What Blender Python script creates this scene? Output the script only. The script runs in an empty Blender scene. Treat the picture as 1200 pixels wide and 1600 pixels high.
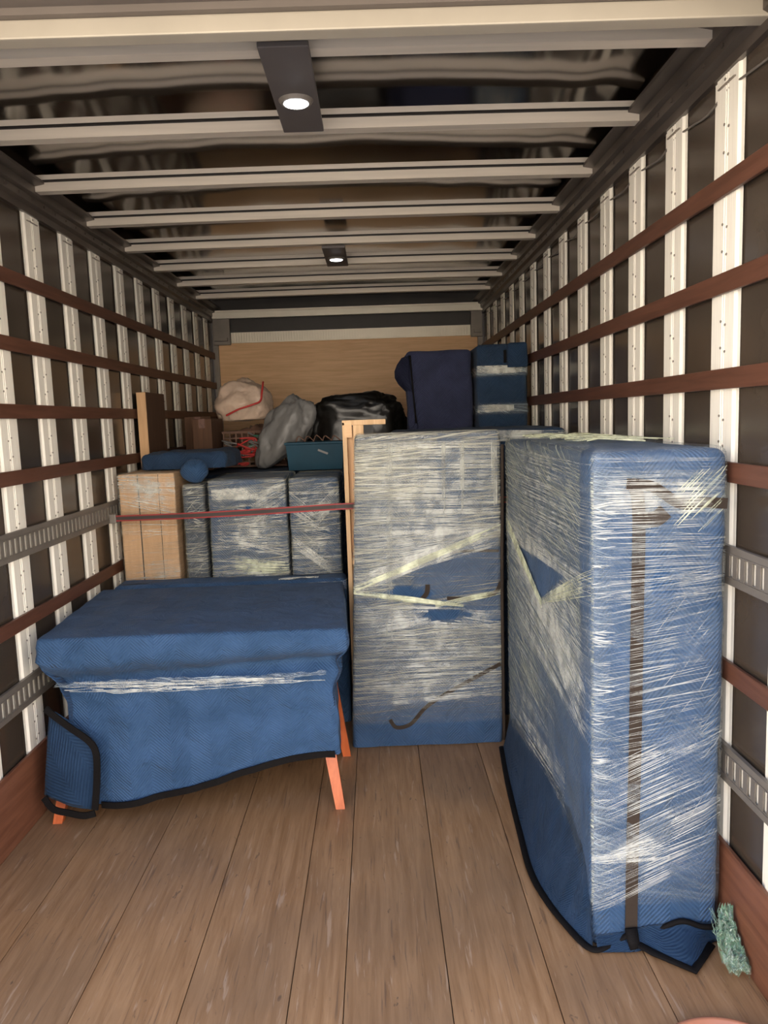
import bpy, bmesh, math, random
from mathutils import Vector, Matrix, noise
random.seed(7)
# ------------------------------------------------------------------ camera
H = 1.588
cam_d = bpy.data.cameras.new('camera'); cam = bpy.data.objects.new('camera', cam_d)
bpy.context.scene.collection.objects.link(cam)
cam_d.sensor_fit = 'VERTICAL'; cam_d.sensor_height = 36.0; cam_d.lens = 1195.49 / 1600 * 36
ya, pi_, ro = 0.0071, 0.1216, -0.0347
fw = Vector((math.sin(ya)*math.cos(pi_), math.cos(ya)*math.cos(pi_), -math.sin(pi_)))
ri = Vector((math.cos(ya), -math.sin(ya), 0)); up = ri.cross(fw)
r2 = math.cos(ro)*ri + math.sin(ro)*up; u2 = -math.sin(ro)*ri + math.cos(ro)*up
M = Matrix((r2, u2, -fw)).transposed().to_4x4(); M.translation = (0, 0, H)
cam.matrix_world = M; cam_d.clip_end = 200
bpy.context.scene.camera = cam
# ------------------------------------------------------------------ world, sun, exposure
sc = bpy.context.scene
w = bpy.data.worlds.new('world'); sc.world = w; w.use_nodes = True
nt = w.node_tree; nt.nodes.clear()
wo = nt.nodes.new('ShaderNodeOutputWorld'); bg = nt.nodes.new('ShaderNodeBackground')
tc = nt.nodes.new('ShaderNodeTexCoord'); sp = nt.nodes.new('ShaderNodeSeparateXYZ'); rp = nt.nodes.new('ShaderNodeValToRGB')
rp.color_ramp.elements[0].position = 0.0; rp.color_ramp.elements[0].color = (1.0, 0.86, 0.70, 1)
rp.color_ramp.elements[1].position = 0.6; rp.color_ramp.elements[1].color = (0.16, 0.22, 0.36, 1)
e = rp.color_ramp.elements.new(0.22); e.color = (0.92, 0.84, 0.74, 1)
nt.links.new(tc.outputs['Generated'], sp.inputs[0]); nt.links.new(sp.outputs['Z'], rp.inputs[0])
nt.links.new(rp.outputs[0], bg.inputs[0]); nt.links.new(bg.outputs[0], wo.inputs[0])
bg.inputs[1].default_value = 3.4
sd = bpy.data.lights.new('sun', 'SUN'); sd.energy = 4.0; sd.angle = 0.01; sd.color = (1, 0.93, 0.82)
so = bpy.data.objects.new('sun', sd); sc.collection.objects.link(so)
so.rotation_euler = Vector((-0.35, 0.75, 0.80)).to_track_quat('Z', 'Y').to_euler()   # from beyond the cab, onto the ground behind
sc.view_settings.view_transform = 'Standard'; sc.view_settings.look = 'None'
sc.view_settings.gamma = 1; sc.view_settings.use_curve_mapping = False
sc.view_settings.exposure = 1.05

# ------------------------------------------------------------------ constants
WL, WR = -1.453, 1.008          # inner faces of the posts
YF, YR = 7.15, 1.45             # plywood bulkhead, rear edge
C = sc.collection
N = noise.noise

# ------------------------------------------------------------------ node helpers
def newmat(name):
    m = bpy.data.materials.new(name); m.use_nodes = True
    nt = m.node_tree; nt.nodes.clear()
    return m, nt
def nd(nt, t, **k):
    n = nt.nodes.new(t)
    for a, b in k.items():
        if a.startswith('i_'):
            n.inputs[a[2:].replace('_', ' ')].default_value = b
        else: setattr(n, a, b)
    return n
def ramp(nt, src, pts):
    r = nt.nodes.new('ShaderNodeValToRGB'); el = r.color_ramp.elements
    while len(el) < len(pts): el.new(0.5)
    for x, (p, c) in zip(el, pts):
        x.position = p; x.color = (c[0], c[1], c[2], 1) if hasattr(c, '__len__') else (c, c, c, 1)
    nt.links.new(src, r.inputs[0]); return r.outputs[0]
def mapping(nt, src, scale, rot=(0, 0, 0)):
    m = nt.nodes.new('ShaderNodeMapping'); m.inputs['Scale'].default_value = scale; m.inputs['Rotation'].default_value = rot
    nt.links.new(src, m.inputs[0]); return m.outputs[0]
def noi(nt, vec, scale, detail=3, dist=0, rough=.5):
    n = nt.nodes.new('ShaderNodeTexNoise'); n.inputs['Scale'].default_value = scale; n.inputs['Detail'].default_value = detail
    n.inputs['Distortion'].default_value = dist; n.inputs['Roughness'].default_value = rough
    nt.links.new(vec, n.inputs['Vector']); return n.outputs['Fac']
def math_(nt, op, a, b=None, clamp=False):
    n = nt.nodes.new('ShaderNodeMath'); n.operation = op; n.use_clamp = clamp
    for i, v in enumerate((a, b)):
        if v is None: continue
        if isinstance(v, (int, float)): n.inputs[i].default_value = v
        else: nt.links.new(v, n.inputs[i])
    return n.outputs[0]
def mixc(nt, f, a, b, mode='MIX'):
    n = nt.nodes.new('ShaderNodeMix'); n.data_type = 'RGBA'; n.blend_type = mode
    for s, v in ((n.inputs[0], f), (n.inputs[6], a), (n.inputs[7], b)):
        if isinstance(v, (int, float)): s.default_value = v
        elif isinstance(v, tuple): s.default_value = (v[0], v[1], v[2], 1)
        else: nt.links.new(v, s)
    return n.outputs[2]
def bump(nt, h, strength, dist=.01, nrm=None):
    b = nt.nodes.new('ShaderNodeBump'); b.inputs['Strength'].default_value = strength; b.inputs['Distance'].default_value = dist
    nt.links.new(h, b.inputs['Height'])
    if nrm: nt.links.new(nrm, b.inputs['Normal'])
    return b.outputs[0]
def simple(name, col, rough=.5, metal=0, var=.15, vscale=6, stretch=(1, 1, 1), bmp=0.0, bscale=40, spec=.5, emit=None, coat=0):
    m, nt = newmat(name)
    o = nd(nt, 'ShaderNodeOutputMaterial'); p = nd(nt, 'ShaderNodeBsdfPrincipled')
    nt.links.new(p.outputs[0], o.inputs[0])
    t = nd(nt, 'ShaderNodeTexCoord'); v = mapping(nt, t.outputs['Object'], stretch)
    f = noi(nt, v, vscale, 4)
    lo = tuple(c*(1-var) for c in col); hi = tuple(min(1, c*(1+var)) for c in col)
    nt.links.new(ramp(nt, f, [(.3, lo), (.7, hi)]), p.inputs['Base Color'])
    p.inputs['Roughness'].default_value = rough; p.inputs['Metallic'].default_value = metal
    p.inputs['Specular IOR Level'].default_value = spec; p.inputs['Coat Weight'].default_value = coat
    if bmp: nt.links.new(bump(nt, noi(nt, v, bscale, 3), bmp), p.inputs['Normal'])
    if emit:
        p.inputs['Emission Color'].default_value = (*emit[:3], 1); p.inputs['Emission Strength'].default_value = emit[3]
    return m

def wood(name, c1, c2, axis='Y', rough=.55, scratches=False):
    m, nt = newmat(name)
    o = nd(nt, 'ShaderNodeOutputMaterial'); p = nd(nt, 'ShaderNodeBsdfPrincipled'); nt.links.new(p.outputs[0], o.inputs[0])
    t = nd(nt, 'ShaderNodeTexCoord'); oi = nd(nt, 'ShaderNodeObjectInfo')
    vm = nd(nt, 'ShaderNodeVectorMath', operation='ADD'); nt.links.new(t.outputs['Object'], vm.inputs[0])
    cm = nd(nt, 'ShaderNodeCombineXYZ'); nt.links.new(math_(nt, 'MULTIPLY', oi.outputs['Random'], 37.0), cm.inputs[2]); nt.links.new(cm.outputs[0], vm.inputs[1])
    s = {'Y': (14, .9, 14), 'X': (.9, 14, 14), 'Z': (14, 14, .9)}[axis]
    v = mapping(nt, vm.outputs[0], s)
    f = noi(nt, v, 3.0, 6, .6, .65)
    col = ramp(nt, f, [(.32, c1), (.66, c2)])
    if scratches:
        big = noi(nt, vm.outputs[0], 1.6, 3)
        col = mixc(nt, ramp(nt, big, [(.42, 0.0), (.62, .4)]), col, (.16, .10, .06))
        fine = noi(nt, mapping(nt, vm.outputs[0], (60, 2.5, 1)), 2.0, 4, .3)
        col = mixc(nt, ramp(nt, fine, [(.61, 0.0), (.70, .5)]), col, (.09, .055, .04))
        pale = noi(nt, mapping(nt, vm.outputs[0], (45, 4, 1), (0, 0, .5)), 1.3, 4, .4)
        col = mixc(nt, ramp(nt, pale, [(.63, 0.0), (.70, .5)]), col, (.52, .36, .24))
        sp_ = noi(nt, mapping(nt, vm.outputs[0], (22, 9, 1)), 1.7, 3, 1.2)
        col = mixc(nt, ramp(nt, sp_, [(.68, 0.0), (.74, .6)]), col, (.07, .045, .035))
    nt.links.new(col, p.inputs['Base Color']); p.inputs['Roughness'].default_value = rough
    nt.links.new(bump(nt, f, .25, .004), p.inputs['Normal'])
    return m

def blanket_mat(name, c1, c2):
    """quilted moving pad: zigzag stitch rows, in metres along the UVs"""
    m, nt = newmat(name)
    o = nd(nt, 'ShaderNodeOutputMaterial'); p = nd(nt, 'ShaderNodeBsdfPrincipled'); nt.links.new(p.outputs[0], o.inputs[0])
    uv = nd(nt, 'ShaderNodeUVMap'); uv.uv_map = 'UVMap'
    s = nd(nt, 'ShaderNodeSeparateXYZ'); nt.links.new(uv.outputs[0], s.inputs[0])
    wob = noi(nt, uv.outputs[0], 5, 2)
    tri = math_(nt, 'PINGPONG', s.outputs[0], .09)
    hgt = math_(nt, 'ADD', math_(nt, 'ADD', s.outputs[1], math_(nt, 'MULTIPLY', tri, 1.1)), math_(nt, 'MULTIPLY', wob, .02))
    row = math_(nt, 'PINGPONG', hgt, .0075)
    q = math_(nt, 'MULTIPLY', row, 133.0)
    f = noi(nt, uv.outputs[0], 7, 4)
    base = ramp(nt, f, [(.3, c1), (.7, c2)])
    stitch = ramp(nt, q, [(.0, .74), (.3, 1.0)])
    col = mixc(nt, 1.0, base, stitch, 'MULTIPLY')
    nt.links.new(col, p.inputs['Base Color']); p.inputs['Roughness'].default_value = .75
    p.inputs['Sheen Weight'].default_value = .05; p.inputs['Specular IOR Level'].default_value = .35
    b1 = bump(nt, q, .45, .006)
    b2 = bump(nt, noi(nt, uv.outputs[0], 9, 4, 1.0), .6, .03, b1)
    nt.links.new(b2, p.inputs['Normal'])
    return m

def film_mat(name, tint, slopes, gain=1.0, scale=1.0):
    """clear stretch film: milky where it is creased and layered, else clear with a gloss"""
    m, nt = newmat(name)
    o = nd(nt, 'ShaderNodeOutputMaterial')
    uv = nd(nt, 'ShaderNodeUVMap'); uv.uv_map = 'UVMap'
    s = nd(nt, 'ShaderNodeSeparateXYZ'); nt.links.new(uv.outputs[0], s.inputs[0])
    at = nd(nt, 'ShaderNodeAttribute'); at.attribute_name = 'layers'
    hs = []
    for i, sl in enumerate(slopes):
        v = math_(nt, 'ADD', s.outputs[1], math_(nt, 'MULTIPLY', s.outputs[0], sl))
        c = nd(nt, 'ShaderNodeCombineXYZ')
        nt.links.new(math_(nt, 'MULTIPLY', s.outputs[0], 1.6), c.inputs[0]); nt.links.new(math_(nt, 'MULTIPLY', v, 150.0*scale), c.inputs[1]); c.inputs[2].default_value = i*3.7
        hs.append(noi(nt, c.outputs[0], 1.0, 4, .25, .65))
    h = hs[0]
    for k in hs[1:]: h = math_(nt, 'MAXIMUM', h, k)
    streak = ramp(nt, h, [(.47, .0), (.56, .20), (.64, .85), (.72, 1.0)])
    big = ramp(nt, noi(nt, mapping(nt, uv.outputs[0], (2.5, 6, 1)), 1.0, 3, .6), [(.30, .55), (.65, 1.0)])
    fac = math_(nt, 'MULTIPLY', math_(nt, 'ADD', math_(nt, 'MULTIPLY', streak, .80), .15), big)
    fac = math_(nt, 'MULTIPLY', fac, math_(nt, 'MULTIPLY', at.outputs['Fac'], gain), True)
    p = nd(nt, 'ShaderNodeBsdfPrincipled'); p.inputs['Base Color'].default_value = (*tint, 1); p.inputs['Roughness'].default_value = .3
    p.inputs['Specular IOR Level'].default_value = .8
    g = nd(nt, 'ShaderNodeBsdfGlossy'); g.inputs['Roughness'].default_value = .16; g.inputs['Color'].default_value = (.95, .97, .95, 1)
    t = nd(nt, 'ShaderNodeBsdfTransparent')
    b = bump(nt, h, .9, .02); nt.links.new(b, p.inputs['Normal']); nt.links.new(b, g.inputs['Normal'])
    m1 = nd(nt, 'ShaderNodeMixShader'); nt.links.new(fac, m1.inputs[0]); nt.links.new(t.outputs[0], m1.inputs[1]); nt.links.new(p.outputs[0], m1.inputs[2])
    gf = math_(nt, 'MULTIPLY', at.outputs['Fac'], .10, True)
    m2 = nd(nt, 'ShaderNodeMixShader'); nt.links.new(gf, m2.inputs[0]); nt.links.new(m1.outputs[0], m2.inputs[1]); nt.links.new(g.outputs[0], m2.inputs[2])
    nt.links.new(m2.outputs[0], o.inputs[0])
    return m
def strand_mat(name, tint, alpha):
    m, nt = newmat(name)
    o = nd(nt, 'ShaderNodeOutputMaterial'); p = nd(nt, 'ShaderNodeBsdfPrincipled'); nt.links.new(p.outputs[0], o.inputs[0])
    t = nd(nt, 'ShaderNodeTexCoord')
    f = noi(nt, t.outputs['Object'], 14, 3)
    p.inputs['Base Color'].default_value = (*tint, 1); p.inputs['Roughness'].default_value = .2; p.inputs['Specular IOR Level'].default_value = .8
    nt.links.new(ramp(nt, f, [(.40, alpha*.25), (.65, alpha)]), p.inputs['Alpha'])
    return m

# ------------------------------------------------------------------ materials
M_plank = wood('floor_wood', (.28, .142, .060), (.43, .242, .118), 'Y', .5, True)
M_slat = wood('brown_slat_wood', (.080, .030, .016), (.138, .055, .032), 'Y', .5)
M_kick = wood('kick_board_wood', (.13, .047, .024), (.21, .085, .046), 'Y', .5)
M_ply = wood('bulkhead_plywood', (.72, .43, .21), (.88, .56, .30), 'X', .5)
M_pine = wood('pine', (.60, .36, .17), (.78, .52, .28), 'Z', .5)
M_orange = wood('orange_stained_wood', (.44, .085, .020), (.60, .145, .042), 'Z', .35)
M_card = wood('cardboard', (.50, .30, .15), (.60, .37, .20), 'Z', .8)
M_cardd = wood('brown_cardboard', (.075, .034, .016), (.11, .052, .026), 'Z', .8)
M_panel = simple('side_panel_sheet', (.060, .045, .033), .20, .0, .25, 3, (1, 1, 1), .06, 3, .7)
M_post = simple('white_post_metal', (.95, .89, .78), .5, .0, .07, 5, (30, 30, 1), .05, 60, .6)
M_rivet = simple('dull_rivet', (.30, .26, .22), .5, .5)
M_bow = simple('grey_bow_metal', (.70, .62, .52), .38, .2, .08, 5, (.4, 8, 8), .03, 30)
M_header = simple('cream_header_metal', (.80, .74, .62), .4, .2, .06, 5)
M_trim = simple('rear_header_metal', (.42, .37, .29), .45, .1, .06, 5)
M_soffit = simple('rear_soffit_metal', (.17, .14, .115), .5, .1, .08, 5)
M_rail = simple('dark_rail_metal', (.11, .09, .075), .38, .5, .15, 6)
M_track = simple('zinc_track_metal', (.20, .175, .15), .45, .3, .12, 9, (1, 1, 1), .05)
M_dark = simple('dark_void_metal', (.03, .025, .022), .5)
M_lightpanel = simple('light_mount_plate', (.12, .105, .10), .5, .3, .08)
M_lens = simple('lit_lens', (1, 1, 1), .3, emit=(.95, .97, 1.0, 9.0))
M_blue = blanket_mat('blue_quilted_pad', (.022, .062, .138), (.037, .090, .195))
M_navy = blanket_mat('navy_quilted_pad', (.008, .026, .062), (.014, .042, .095))
M_indigo = blanket_mat('indigo_quilted_pad', (.020, .025, .062), (.032, .038, .090))
M_bind = simple('black_binding', (.006, .005, .005), .8, spec=.15, bmp=.2, bscale=200)
M_bindb = simple('brown_binding', (.040, .029, .022), .8, spec=.2, bmp=.2, bscale=200)
M_film = film_mat('stretch_film', (.74, .72, .58), (.03, -.10), 1.15)
M_film_side = film_mat('stretch_film_diagonal', (.50, .54, .44), (.06, .27), 1.05)
M_film_front = film_mat('stretch_film_thin', (.50, .60, .66), (.03, .22, .45), .8)
M_strand = strand_mat('film_crease', (.84, .85, .78), .50)
M_rope = strand_mat('film_rope', (.80, .83, .58), .85)
M_black = simple('black_bag_plastic', (.008, .007, .006), .34, bmp=.25, bscale=12, spec=.6)
M_greybag = simple('grey_bag_plastic', (.17, .165, .16), .4, bmp=.4, bscale=10)
M_palebag = simple('pale_bag_plastic', (.62, .47, .36), .4, bmp=.5, bscale=12, var=.25)
M_red = simple('red_cord', (.50, .035, .03), .5)
M_redw = simple('red_webbing', (.30, .035, .035), .6)
M_darkw = simple('dark_webbing', (.055, .045, .04), .7)
M_teal = simple('teal_plastic', (.001, .045, .080), .45, spec=.2)
M_brown = simple('brown_cloth', (.14, .075, .05), .8, bmp=.5)
M_green = simple('green_cloth', (.03, .14, .08), .8)
M_copper = simple('orange_plastic', (.42, .17, .095), .3, var=.08)
M_asphalt = simple('ground_concrete', (.42, .38, .33), .9, var=.15, vscale=2, bmp=.3)
M_deskwood = wood('desk_wood', (.20, .08, .035), (.3, .13, .06), 'X')

# ------------------------------------------------------------------ mesh helpers
def link(name, bm, mats, parent=None, smooth=False, kind=None, label=None):
    me = bpy.data.meshes.new(name); bm.normal_update(); bm.to_mesh(me); bm.free()
    for m in (mats if isinstance(mats, (list, tuple)) else [mats]): me.materials.append(m)
    if smooth:
        for p in me.polygons: p.use_smooth = True
    o = bpy.data.objects.new(name, me); C.objects.link(o)
    if parent is not None: o.parent = parent
    if kind: o['kind'] = kind
    if label: o['label'] = label
    return o
def bx(bm, x0, x1, y0, y1, z0, z1, mi=0, bev=0):
    vs = [bm.verts.new((x, y, z)) for z in (z0, z1) for y in (y0, y1) for x in (x0, x1)]
    fs = []
    for q in ((0, 2, 3, 1), (4, 5, 7, 6), (0, 1, 5, 4), (2, 6, 7, 3), (0, 4, 6, 2), (1, 3, 7, 5)):
        f = bm.faces.new([vs[i] for i in q]); f.material_index = mi; fs.append(f)
    if bev:
        es = list({e for f in fs for e in f.edges})
        r = bmesh.ops.bevel(bm, geom=es, offset=bev, segments=2, affect='EDGES', profile=.6)
        for f in r['faces']: f.material_index = mi
def thing(name, label, cat, loc=(0, 0, 0), group=None):
    o = bpy.data.objects.new(name, None); C.objects.link(o); o.empty_display_size = .1
    o.location = loc; o['label'] = label; o['category'] = cat
    if group: o['group'] = group
    return o
def rel(o_parent, o):   # put a mesh built in world coordinates under an Empty without moving it
    o.parent = o_parent; o.matrix_parent_inverse = Matrix.Translation(-Vector(o_parent.location)); return o
def tag(o, label, cat, group=None):
    o['label'] = label; o['category'] = cat
    if group: o['group'] = group
    return o
def tube(bm, pts, r, n=8, mi=0, flat=1.0, cap=True):
    pts = [Vector(p) for p in pts]; rings = []
    for i, p in enumerate(pts):
        a = pts[max(i-1, 0)]; b = pts[min(i+1, len(pts)-1)]; d = (b-a).normalized()
        s = d.cross(Vector((0, 0, 1)))
        if s.length < .05: s = d.cross(Vector((0, 1, 0)))
        s.normalize(); t = s.cross(d)
        rr = r(i/(len(pts)-1)) if callable(r) else r
        rings.append([bm.verts.new(p + rr*(math.cos(2*math.pi*k/n)*s + flat*math.sin(2*math.pi*k/n)*t)) for k in range(n)])
    for a, b in zip(rings, rings[1:]):
        for k in range(n):
            f = bm.faces.new((a[k], a[(k+1) % n], b[(k+1) % n], b[k])); f.material_index = mi; f.smooth = True
    if cap:
        bm.faces.new(rings[0][::-1]).material_index = mi; bm.faces.new(rings[-1]).material_index = mi
def smooth_path(pts, k=6):
    pts = [Vector(p) for p in pts]; out = []
    for i in range(len(pts)-1):
        p0 = pts[max(i-1, 0)]; p1 = pts[i]; p2 = pts[i+1]; p3 = pts[min(i+2, len(pts)-1)]
        for j in range(k):
            t = j/k
            out.append(.5*((2*p1)+(-p0+p2)*t+(2*p0-5*p1+4*p2-p3)*t*t+(-p0+3*p1-3*p2+p3)*t**3))
    out.append(pts[-1]); return out
def strip(bm, pts, nrm, wid, th=.004, mi=0):
    """a flat band of cloth along a path, its face looking along nrm"""
    pts = [Vector(p) for p in pts]; rings = []
    for i, p in enumerate(pts):
        a = pts[max(i-1, 0)]; b = pts[min(i+1, len(pts)-1)]; d = (b-a).normalized()
        n = Vector(nrm(i/(len(pts)-1)) if callable(nrm) else nrm).normalized(); s = d.cross(n).normalized()
        rings.append([bm.verts.new(p + s*wid/2*a_ + n*th*b_) for a_, b_ in ((-1, 0), (1, 0), (1, 1), (-1, 1))])
    for a, b in zip(rings, rings[1:]):
        for k in range(4):
            f = bm.faces.new((a[k], a[(k+1) % 4], b[(k+1) % 4], b[k])); f.material_index = mi
    bm.faces.new(rings[0][::-1]).material_index = mi; bm.faces.new(rings[-1]).material_index = mi

# rounded rectangle path, perimeter distance P: starts at the back left corner, runs down the left side,
# across the front, back along the right side and across the back
class Rect:
    def __init__(s, x0, x1, y0, y1, z0, z1, r=.03, top=None):
        s.x0, s.x1, s.y0, s.y1, s.z0, s.z1, s.r = x0, x1, y0, y1, z0, z1, r
        s.W = x1-x0; s.D = y1-y0; s.per = 2*(s.W+s.D); s.hole = None; s.top = top   # top = (x0, x1) of the top if it leans
    def xy(s, P, off=0, ins=0):
        P %= s.per; r = s.r
        if P < s.D: x, y, n = 0, s.D-P, (-1, 0)
        elif P < s.D+s.W: x, y, n = P-s.D, 0, (0, -1)
        elif P < 2*s.D+s.W: x, y, n = s.W, P-s.D-s.W, (1, 0)
        else: x, y, n = s.W-(P-2*s.D-s.W), s.D, (0, 1)
        # pull into the rounded corner
        cx = min(max(x, r), s.W-r); cy = min(max(y, r), s.D-r)
        dx, dy = x-cx, y-cy; L = math.hypot(dx, dy)
        if L > 1e-9 and abs(dx) > 1e-9 and abs(dy) > 1e-9: nx, ny = dx/L, dy/L
        else: nx, ny = n
        q = r+off-ins
        return cx+nx*q, cy+ny*q, nx, ny
    def pos(s, P, z, off=0, ins=0):
        x, y, nx, ny = s.xy(P, off, ins)
        t = (z-s.z0)/(s.z1-s.z0)
        a, b = s.x0, s.x1
        if s.top: a = a+(s.top[0]-a)*t; b = b+(s.top[1]-b)*t
        return Vector((a+(b-a)*x/s.W, s.y0+y, z))
def samples(R, step):
    n = max(24, int(R.per/step)); s = [i*R.per/n for i in range(n)]
    c = 0
    for L in (R.D, R.W, R.D, R.W):           # crowd samples at the corners
        c += L
        for d in (-.9, -.6, -.3, 0, .3, .6, .9): s.append((c + d*R.r) % R.per)
    return sorted(set(round(x, 4) for x in s))
def loft(R, step=.025, off=0., amp=.006, seed=0, wr=None, zb=None, top=True, layers=None, ztop_pull=.012, mi=0, bm=None, inset=None, sag=0.0, grow=0):
    """padded box: rings up the sides, rounded shoulder and closed top. returns bm with UVs and the 'layers' attribute"""
    bm = bm or bmesh.new(); uvl = bm.loops.layers.uv.get('UVMap') or bm.loops.layers.uv.new('UVMap')
    lay = bm.verts.layers.float.get('layers') or bm.verts.layers.float.new('layers')
    Ps = samples(R, step); nz = max(4, int((R.z1-R.z0)/step)); r = R.r
    rows = []
    for j in range(nz+1):
        z = R.z0+(R.z1-r-R.z0)*j/nz; rows.append((z, 0, z))
    if top:
        for a in (20, 45, 70, 90): 
            a = math.radians(a); rows.append((R.z1-r+r*math.sin(a), r*(1-math.cos(a)), R.z1-r+r*a))
    grid = []; uvs = []
    for z, ins, v in rows:
        ring = []
        for P in Ps:
            zz = z
            if zb and z < R.z0+(R.z1-R.z0)*.999:
                b = zb(P); t = (z-R.z0)/(R.z1-R.z0); zz = b+(R.z1-b)*t if t < 1 else z
            x, y, nx, ny = R.xy(P, off, ins)
            d = amp*(N(Vector((x*7+seed, y*7, z*7)))+.5*N(Vector((x*19+seed, y*19, z*19))))
            if wr: d += wr(P, z)
            if inset: d += inset(P, z)
            p = R.pos(P, zz, off+d, ins)
            if z > R.z1-r: p.z += off+amp*.6*N(Vector((x*9, y*9, seed)))
            ve = bm.verts.new(p); ve[lay] = layers(P, z) if layers else 1.0; ring.append(ve)
        grid.append(ring); uvs.append(v)
    n = len(Ps); PP = Ps+[R.per]
    for j in range(len(grid)-1):
        for i in range(n):
            k = (i+1) % n
            try: f = bm.faces.new((grid[j][i], grid[j][k], grid[j+1][k], grid[j+1][i]))
            except ValueError: continue
            f.material_index = mi; f.smooth = True
            for lp, (u, v) in zip(f.loops, ((PP[i], uvs[j]), (PP[i+1], uvs[j]), (PP[i+1], uvs[j+1]), (PP[i], uvs[j+1]))): lp[uvl].uv = (u, v)
    if top:
        prev = grid[-1]; c = Vector((0, 0, 0))
        for v in prev: c += v.co
        c /= n
        for q in range(1, 9):
            t = q/9; ring = []
            for i, v in enumerate(grid[-1]):
                p = v.co.lerp(c, t); p.z = v.co.z*(1-t)+c.z*t - sag*math.sin(t*math.pi/2) + amp*.8*N(Vector((p.x*8+seed, p.y*8, 3)))
                nv = bm.verts.new(p); nv[lay] = layers(Ps[i], R.z1) if layers else 1.0; ring.append(nv)
            for i in range(n):
                k = (i+1) % n; f = bm.faces.new((prev[i], prev[k], ring[k], ring[i])); f.smooth = True; f.material_index = mi
                for lp in f.loops: lp[uvl].uv = (lp.vert.co.x, lp.vert.co.y)
            prev = ring
        f = bm.faces.new(prev); f.smooth = True; f.material_index = mi
        for lp in f.loops: lp[uvl].uv = (lp.vert.co.x, lp.vert.co.y)
    return bm
def film_noise(seed, a=.004):
    return lambda P, z: a*N(Vector((P*1.6+seed, z*55, seed)))+a*.7*N(Vector((P*5, z*22+P*4, seed+5)))
def crease(bm, R, P0, z0, P1, z1, off, wid, mi=1, seg=None, bow=0):
    """one raised crease of film along the wrapped surface, a low ridge of two faces"""
    lay = bm.verts.layers.float.get('layers') or bm.verts.layers.float.new('layers')
    n = seg or max(3, int(abs(P1-P0)/.07)+2); ph = random.random()*50
    rows = []; skip = []
    for i in range(n+1):
        t = i/n; P = P0+(P1-P0)*t; z = z0+(z1-z0)*t+bow*math.sin(math.pi*t)+.004*N(Vector((P*6, ph, z0)))
        w_ = wid*(.25+.75*math.sin(math.pi*min(max(t, .04), .96)))
        z = min(max(z, R.z0+.01), R.z1-.004)
        sl = (z1-z0)/(abs(P1-P0)+1e-6); k = 1/math.sqrt(1+sl*sl); sg = 1 if P1 > P0 else -1
        dP = -sl*k*w_*sg; dz = k*w_
        a = R.pos(P-dP, z-dz, off); b = R.pos(P, z, off+w_*.9); c = R.pos(P+dP, z+dz, off)
        row = [bm.verts.new(q) for q in (a, b, c)]
        for v in row: v[lay] = 1
        rows.append(row); skip.append(bool(R.hole and R.hole(P, z)))
    for a, b, s0_, s1_ in zip(rows, rows[1:], skip, skip[1:]):
        if (s0_ or s1_) and mi != 3: continue
        for k in (0, 1):
            f = bm.faces.new((a[k], b[k], b[k+1], a[k+1])); f.material_index = mi; f.smooth = True
def bundle(bm, R, A, B, n, off=.008, wid=.0018, mi=1, bow=0.0):
    """n creases fanning from the span A=(P, za, zb) to the span B=(P, za, zb)"""
    for i in range(n):
        t = (i+random.random())/n; t2 = min(1, max(0, t+random.uniform(-.06, .06)))
        s0 = random.uniform(0, .35)*(random.random() < .5); s1 = 1-random.uniform(0, .35)*(random.random() < .5)
        za = A[1]+(A[2]-A[1])*t; zc = B[1]+(B[2]-B[1])*t2
        P0 = A[0]+(B[0]-A[0])*s0; P1 = A[0]+(B[0]-A[0])*s1
        crease(bm, R, P0, za+(zc-za)*s0, P1, za+(zc-za)*s1, off+random.uniform(0, .003), wid*random.uniform(.5, 1.5), mi, bow=bow*random.uniform(.6, 1.2))

# ================================================================== SETTING
def struct(name, bm, mats, **k):
    o = link(name, bm, mats, **k); o['kind'] = 'structure'; return o
g = bmesh.new(); bx(g, -12, 12, -16, 12, -1.15, -1.10); struct('ground', g, M_asphalt)
fl = bmesh.new(); bx(fl, WL-.03, WR+.03, YR, YF+.05, -.08, -.022); floor = struct('floor', fl, M_dark)
seams = [WL-.02, -1.19, -.888, -.59, -.295, -.143, .151, .44, .735, WR+.02]
for a, b in zip(seams, seams[1:]):
    bm = bmesh.new(); bx(bm, a+.0013, b-.0013, YR, YF+.02, -.022, random.uniform(-.0012, 0), bev=.0012)
    link('plank', bm, M_plank, floor)
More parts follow.
